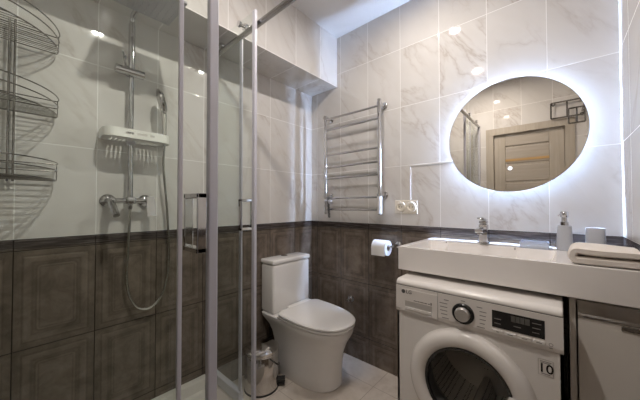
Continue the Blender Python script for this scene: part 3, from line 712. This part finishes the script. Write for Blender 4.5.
# programme dial with printed legends either side
dx, dz = 1.428, 0.786
dl = MB().lathe([(0.042, 0), (0.042, 0.006), (0.038, 0.010), (0.029, 0.011)], (dx, WYF, dz), (0, -1, 0), 48).build('dial', MA['black'], wm, label='black dial ring')
MB().lathe([(0.029, 0.008), (0.028, 0.022), (0.024, 0.027), (0.0, 0.028)], (dx, WYF, dz), (0, -1, 0), 40, cap1=False).build('knob', MA['badge'], dl, label='silver knob')
def mark(x0, x1, z, par=wm, y=WYF, h=0.0016): return MB().box(x0, x1, y-0.0006, y+0.0005, z-h, z+h).build('legend_mark', MA['grey_print'], par, smooth=False)
for k in range(6):
    z = 0.826-k*0.0155; ww = (0.020, 0.028, 0.026, 0.026, 0.022, 0.028)[k]; mid = 0 < k < 5
    mark(1.372-ww-(0.010 if mid else 0), 1.372-(0.006 if mid else 0), z); mark(1.478+(0.010 if mid else 0), 1.478+ww+(0.006 if mid else 0), z)
mark(1.420, 1.436, 0.8375)
# display with window and button row
ds = MB().box(1.531, 1.690, WYF-0.002, WYF+0.001, 0.764, 0.829, 0.0008).build('display', MA['black'], wm, smooth=False, label='black display panel')
MB().box(1.592, 1.648, WYF-0.0026, WYF-0.0019, 0.800, 0.822).build('digit_window', plain('digit_window', (0.10, 0.098, 0.09), 0.3), ds, smooth=False)
m = MB()
for x in (1.6055, 1.6195, 1.6335): m.box(x-0.0008, x+0.0008, WYF-0.0030, WYF-0.0026, 0.800, 0.822)
m.build('digit_divider', MA['black'], ds, smooth=False)
for x, z, w_ in ((1.539, 0.798, 0.022), (1.539, 0.781, 0.020), (1.655, 0.813, 0.026), (1.655, 0.796, 0.024), (1.655, 0.780, 0.020), (1.600, 0.785, 0.022)): MB().box(x, x+w_, WYF-0.0026, WYF-0.0019, z-0.0014, z+0.0014).build('display_mark', MA['grey_print'], ds, smooth=False)
for k, (x0, x1) in enumerate(((1.532, 1.567), (1.571, 1.608), (1.612, 1.653), (1.657, 1.691))):
    bt = MB().box(x0, x1, WYF-0.006, WYF+0.001, 0.742, 0.758, 0.0022).build('button', MA['enamel'], wm, smooth=False)
    MB().box((x0+x1)/2-(0.004 if k == 0 else 0.008), (x0+x1)/2+(0.004 if k == 0 else 0.008), WYF-0.0066, WYF-0.0058, 0.7485, 0.7515).build('button_print', MA['grey_print'], bt, smooth=False)
MB().lathe([(0.006, 0), (0.006, 0.0006), (0.0045, 0.0006), (0.0045, 0)], (1.706, WYF-0.0004, 0.751), (0, -1, 0), 16, cap0=False, cap1=False).box(1.701, 1.711, WYF-0.0008, WYF+0.0004, 0.738, 0.740).build('power_mark', MA['grey_print'], wm, smooth=False)
# warranty badge
bg = MB().box(1.669, 1.712, YBF-0.0015, YBF+0.0005, 0.632, 0.689, 0.0005).build('badge', MA['badge'], wm, smooth=False, label='silver badge marked 10')
bp = MB().box(1.6715, 1.7095, YBF-0.0019, YBF-0.0014, 0.6345, 0.6865).build('badge_face', MA['panel_plastic'], bg, smooth=False)
text_part('10', 0.044, (1.6905, YBF-0.0020, 0.644), (1, 0, 0), (0, 0, 1), MA['black'], 'badge_number', bg, align='CENTER')
for x, w_, z in ((1.675, 0.031, 0.682), (1.675, 0.028, 0.677), (1.677, 0.026, 0.639)): MB().box(x, x+w_, YBF-0.0024, YBF-0.0018, z-0.0012, z+0.0012).build('badge_mark', MA['grey_print'], bg, smooth=False)
# porthole door
dO = MB().lathe([(0.190, 0.0), (0.236, 0.0), (0.238, 0.006), (0.234, 0.018), (0.222, 0.032), (0.204, 0.040), (0.186, 0.039), (0.172, 0.030), (0.164, 0.018), (0.162, 0.008), (0.172, 0.0), (0.19, 0.0)], (WCX, YBF-0.0005, WCZ), (0, -1, 0), 96, cap0=False, cap1=False).build('porthole_door', MA['enamel'], wm)
MB().lathe([(0.166, 0.020), (0.163, 0.024), (0.155, 0.022), (0.152, 0.012), (0.166, 0.008)], (WCX, YBF, WCZ), (0, -1, 0), 96, cap0=False, cap1=False).build('inner_ring', MA['black'], dO, label='black inner ring')
MB().lathe([(0.158, 0.010), (0.150, 0.004), (0.140, -0.03), (0.12, -0.075), (0.07, -0.095), (0.0, -0.10)], (WCX, YBF, WCZ), (0, -1, 0), 72, cap0=False, cap1=False).build('glass_bowl', MA['porthole'], dO)
hd_ = MB(); a0, a1 = radians(-20), radians(16)
oo = [(WCX+0.226*cos(a0+(a1-a0)*k/12), WCZ+0.226*sin(a0+(a1-a0)*k/12)) for k in range(13)]; ii = [(WCX+0.150*cos(a0+(a1-a0)*k/12), WCZ+0.150*sin(a0+(a1-a0)*k/12)) for k in range(13)]
hd_.prism([(x, YBF-0.047, z) for x, z in oo] + [(x, YBF-0.040, z) for x, z in ii[::-1]], (0, 0.025, 0))
hd_.build('door_grip', MA['enamel'], dO, bevel=0.006)
# gasket and drum
MB().lathe([(0.189, 0.0), (0.186, 0.03), (0.165, 0.06), (0.175, 0.09), (0.185, 0.10)], (WCX, YBF, WCZ), (0, 1, 0), 64, cap0=False, cap1=False).build('gasket', MA['dark_grey'], wm)
MB().lathe([(0.185, 0.10), (0.235, 0.115), (0.235, 0.42), (0.0, 0.43)], (WCX, YBF, WCZ), (0, 1, 0), 64, cap0=False, cap1=False).build('drum', MA['drum'], wm, label='perforated steel drum')
for k in range(3):
    a = radians(30+120*k); c, s_ = cos(a), sin(a); tx, tz = -s_, c
    MB().prism([(WCX+0.232*c+0.045*tx, YBF+0.125, WCZ+0.232*s_+0.045*tz), (WCX+0.150*c+0.012*tx, YBF+0.125, WCZ+0.150*s_+0.012*tz), (WCX+0.150*c-0.012*tx, YBF+0.125, WCZ+0.150*s_-0.012*tz), (WCX+0.232*c-0.045*tx, YBF+0.125, WCZ+0.232*s_-0.045*tz)], (0, 0.28, 0)).build('drum_paddle', MA['drum'], wm, smooth=False)

# ================================================================== WASHBASIN
BXL, BXR, BYF, BZT, BZB = 1.094, 1.949, -0.50, 1.022, 0.902
ba = thing('washbasin', 'long white stone washbasin counter above the washing machine', 'washbasin', (1.5, -0.25, BZB))
xs_ = [BXL, 1.128, 1.150, 1.226, 1.246, 1.556, 1.576, 1.700, 1.722, BXR]
ys_ = [BYF, BYF+0.016, BYF+0.03, -0.175, -0.15, 0.0]
hx = [0, 0, .055, .060, .098, .098, .060, .055, 0, 0]; hy = [0, 0, 1, 1, 0, 0]
m = MB(); g = [[m.bm.verts.new((x, y, BZT-hx[i]*hy[j])) for j, y in enumerate(ys_)] for i, x in enumerate(xs_)]
for i in range(len(xs_)-1):
    for j in range(len(ys_)-1): m.bm.faces.new((g[i][j], g[i+1][j], g[i+1][j+1], g[i][j+1]))
lo = [[m.bm.verts.new((x, y, BZB)) for j, y in enumerate((BYF, 0.0))] for i, x in enumerate(xs_)]
for i in range(len(xs_)-1):
    m.bm.faces.new((g[i][0], g[i+1][0], lo[i+1][0], lo[i][0])); m.bm.faces.new((g[i][-1], g[i+1][-1], lo[i+1][1], lo[i][1])); m.bm.faces.new((lo[i][0], lo[i+1][0], lo[i+1][1], lo[i][1]))
for i in (0, -1):
    m.bm.faces.new([g[i][j] for j in range(len(ys_))] + [lo[i][1], lo[i][0]])
m.build('basin_body', MA['basin'], ba, smooth=False, bevel=0.0025)
MB().lathe([(0.028, 0), (0.028, 0.003), (0.018, 0.006), (0.0, 0.006)], (1.40, -0.33, BZT-0.098), n=28, cap1=False).build('drain_plug', MA['chrome'], ba, label='round chrome plug')
for x in (1.232, 1.562): MB().box(x-0.0018, x+0.0018, -0.1535, -0.149, BZT-0.055, BZT-0.001).build('joint_line', MA['dark_grey'], ba, smooth=False)

# mixer tap
FX, FY = 1.412, -0.085
fa = thing('faucet', 'chrome single lever basin faucet on the back ledge of the washbasin', 'faucet', (FX, FY, BZT))
MB().box(FX-0.022, FX+0.022, FY-0.022, FY+0.022, BZT, BZT+0.108, 0.007, 3).box(FX-0.027, FX+0.027, FY-0.027, FY+0.027, BZT, BZT+0.006, 0.002).build('tap_body', MA['chrome'], fa)
MB().prism([(FX-0.019, FY-0.01, BZT+0.098), (FX-0.019, FY-0.01, BZT+0.062), (FX-0.019, FY-0.120, BZT+0.066), (FX-0.019, FY-0.130, BZT+0.072), (FX-0.019, FY-0.128, BZT+0.088)], (0.038, 0, 0)).lathe([(0.012, 0), (0.012, -0.010)], (FX, FY-0.108, BZT+0.068), n=18).build('spout', MA['chrome'], fa, bevel=0.003)
MB().box(FX-0.020, FX+0.020, FY-0.020, FY+0.020, BZT+0.110, BZT+0.128, 0.004).prism([(FX-0.016, FY+0.022, BZT+0.136), (FX-0.016, FY+0.022, BZT+0.128), (FX-0.016, FY-0.085, BZT+0.140), (FX-0.016, FY-0.085, BZT+0.148)], (0.032, 0, 0)).build('lever', MA['chrome'], fa, bevel=0.002)

# glass soap dish on the ledge
sd = MB()
X0, X1, Y0, Y1, ZZ = 1.580, 1.693, -0.148, -0.045, BZT
sd.box(X0, X1, Y0, Y1, ZZ, ZZ+0.006, 0.001).box(X0, X1, Y0, Y0+0.006, ZZ+0.006, ZZ+0.030).box(X0, X1, Y1-0.006, Y1, ZZ+0.006, ZZ+0.030).box(X0, X0+0.006, Y0+0.006, Y1-0.006, ZZ+0.006, ZZ+0.030).box(X1-0.006, X1, Y0+0.006, Y1-0.006, ZZ+0.006, ZZ+0.030)
tag(sd.build('soap_dish', MA['dish_frost'], smooth=False, base=((X0+X1)/2, (Y0+Y1)/2, ZZ)), 'frosted glass soap dish on the ledge between faucet and dispenser', 'soap dish')

# soap dispenser
SX, SY = 1.751, -0.100
sp_ = thing('soap_dispenser', 'grey ceramic soap dispenser with chrome pump on the washbasin', 'soap dispenser', (SX, SY, BZT))
def soft(w, z, cx_, cy_, n=28, e=0.55):
    return [(cx_+w*abs(cos(a))**e*(1 if cos(a) >= 0 else -1), cy_+w*abs(sin(a))**e*(1 if sin(a) >= 0 else -1), z) for a in [2*pi*k/n for k in range(n)]]
MB().rings([soft(w, BZT+h, SX, SY) for w, h in ((0.029, 0), (0.031, 0.003), (0.0305, 0.02), (0.0265, 0.108), (0.025, 0.116), (0.020, 0.119))]).build('bottle', MA['ceram_grey'], sp_)
MB().lathe([(0.016, 0.119), (0.016, 0.134), (0.0125, 0.137), (0.011, 0.140), (0.011, 0.156)], (SX, SY, BZT), n=22).build('collar', MA['chrome'], sp_, label='chrome collar')
MB().lathe([(0.013, 0.156), (0.0155, 0.160), (0.0155, 0.180), (0.012, 0.185)], (SX, SY, BZT), n=22).tube([(SX, SY, BZT+0.172), (SX-0.012, SY-0.025, BZT+0.172), (SX-0.02, SY-0.042, BZT+0.166)], 0.005, 10).build('pump', MA['chrome'], sp_, label='chrome pump head')
# tumbler
UX, UY = 1.856, -0.075
tag(MB().rings([soft(w, BZT+h, UX, UY) for w, h in ((0.033, 0), (0.0345, 0.003), (0.0315, 0.108), (0.0305, 0.110), (0.0285, 0.108), (0.029, 0.012), (0.01, 0.010))]).build('tumbler', MA['ceram_grey'], base=(UX, UY, BZT)), 'grey ceramic tumbler behind the folded towel', 'tumbler')

# folded towel: two thick layers folded over at the left, edges showing to the front
def u_layer(x_fold, x_end0, x_end1, zc, hgt, th, n=12):
    r = hgt/2-th/2; pts_o, pts_i = [], []
    path = [(x_end0 - (x_end0-x_fold-r)*k/8, zc+r) for k in range(9)] + [(x_fold+r+r*cos(radians(90+180*k/n)), zc+r*sin(radians(90+180*k/n))) for k in range(1, n)] + [(x_fold+r + (x_end1-x_fold-r)*k/8, zc-r) for k in range(9)]
    return path, th
def towel_mesh(y0, y1):
    m = MB(); ny = 18
    for (xf, e0, e1, zc, hg, th) in ((1.772, 1.938, 1.938, BZT+0.0315, 0.061, 0.0280),):
        path, th = u_layer(xf, e0, e1, zc, hg, th)
        rings = []
        for j in range(ny+1):
            f = j/ny; y = y0+(y1-y0)*f
            edge = min(f, 1-f); k = min(1.0, math.sqrt(edge/0.10)) if edge < 0.10 else 1.0
            t = th*(0.55+0.45*k)
            ring = []
            nP = len(path); L, R_ = [], []
            for i, (x, z) in enumerate(path):
                a = path[max(i-1, 0)]; b = path[min(i+1, nP-1)]
                tx, tz = b[0]-a[0], b[1]-a[1]; l = math.hypot(tx, tz) or 1; nx_, nz_ = -tz/l, tx/l
                w = 0.0016*sin(31*x+17*y)+0.0012*sin(53*y+9*z)
                top = z > zc
                sag = -0.004*(x-1.85)/0.1 if top else 0
                xs2 = x + 0.010*(f-0.5)
                L.append((xs2+nx_*t/2, y+0.004*sin(20*x), max(z+nz_*t/2 + (w+sag if top else 0), BZT+0.0008))); R_.append((xs2-nx_*t/2, y+0.004*sin(20*x), max(z-nz_*t/2 + (w+sag if top else 0), BZT+0.0008)))
            rings.append(L+R_[::-1])
        m.rings(rings)
    return m
tag(towel_mesh(-0.490, -0.29).build('towel', MA['towel'], base=(1.85, -0.34, BZT)), 'folded cream terry towel on the right end of the washbasin', 'towel')

# ================================================================== BASE CABINET right of the washing machine
YCB = -0.455
bc = thing('base_cabinet', 'narrow white base cabinet with chrome grip below the washbasin', 'cabinet', (1.85, -0.23, 0))
MB().box(1.757, 1.775, YCB+0.001, -0.002, 0.0, 0.897, 0.001).box(1.931, 1.949, YCB+0.020, -0.002, 0.0, 0.897).box(1.775, 1.931, YCB+0.03, -0.002, 0.08, 0.098).box(1.775, 1.931, -0.012, -0.002, 0.098, 0.897).box(1.775, 1.931, YCB+0.022, -0.012, 0.868, 0.897).build('carcass', MA['door_gloss'], bc, smooth=False)
dd = MB().box(1.780, 1.948, YCB, YCB+0.018, 0.085, 0.824, 0.0015).build('door', MA['door_gloss'], bc, smooth=False)
MB().box(1.780, 1.948, YCB+0.008, YCB+0.018, 0.834, 0.880).box(1.780, 1.948, YCB-0.001, YCB+0.018, 0.880, 0.886).build('grip_profile', MA['steel'], dd, smooth=False, label='steel grip profile')
MB().box(1.780, 1.948, YCB-0.002, YCB+0.018, 0.8245, 0.834, 0.001).build('grip_lip', MA['chrome'], dd, smooth=False)
MB().box(1.888, 1.948, YCB-0.004, YCB-0.0002, 0.806, 0.820, 0.001).build('dark_plate', MA['dark_steel'], dd, smooth=False)  # thin dark plate near the top right of the door
MB().box(1.775, 1.931, YCB+0.05, YCB+0.062, 0.0, 0.08).build('plinth', MA['dark_grey'], bc, smooth=False)

# ================================================================== TOWEL RACK on the front wall (seen in the mirror)
rk = thing('towel_rack', 'steel towel rack on the wall above the right side of the door', 'towel rack', (1.86, YD, 2.2))
def bar(p0, p1, r=0.008): return MB().tube([p0, p1], r, 4)
for y, z0, z1, x0, x1 in ((YD+0.035, 2.150, 2.315, 1.680, 1.935), (YD+0.15, 2.050, 2.200, 1.815, 1.935)):
    for z in (z0, z1): bar((x0, y, z), (x1, y, z)).build('bar', MA['dark_steel'], rk, smooth=False)
    for k in range(3): x = x0+(x1-x0)*k/2; bar((x, y, z0), (x, y, z1), 0.007).build('upright', MA['dark_steel'], rk, smooth=False)
for x, z in ((1.70, 2.305), (1.92, 2.305), (1.92, 2.165)): MB().tube([(x, YD, z), (x, YD+0.04, z)], 0.010, 12).lathe([(0.018, 0), (0.018, 0.006)], (x, YD, z), (0, 1, 0), 18).build('wall_stud', MA['chrome'], rk)
bar((1.92, YD+0.035, 2.185), (1.92, YD+0.15, 2.185)).build('link_bar', MA['dark_steel'], rk, smooth=False)
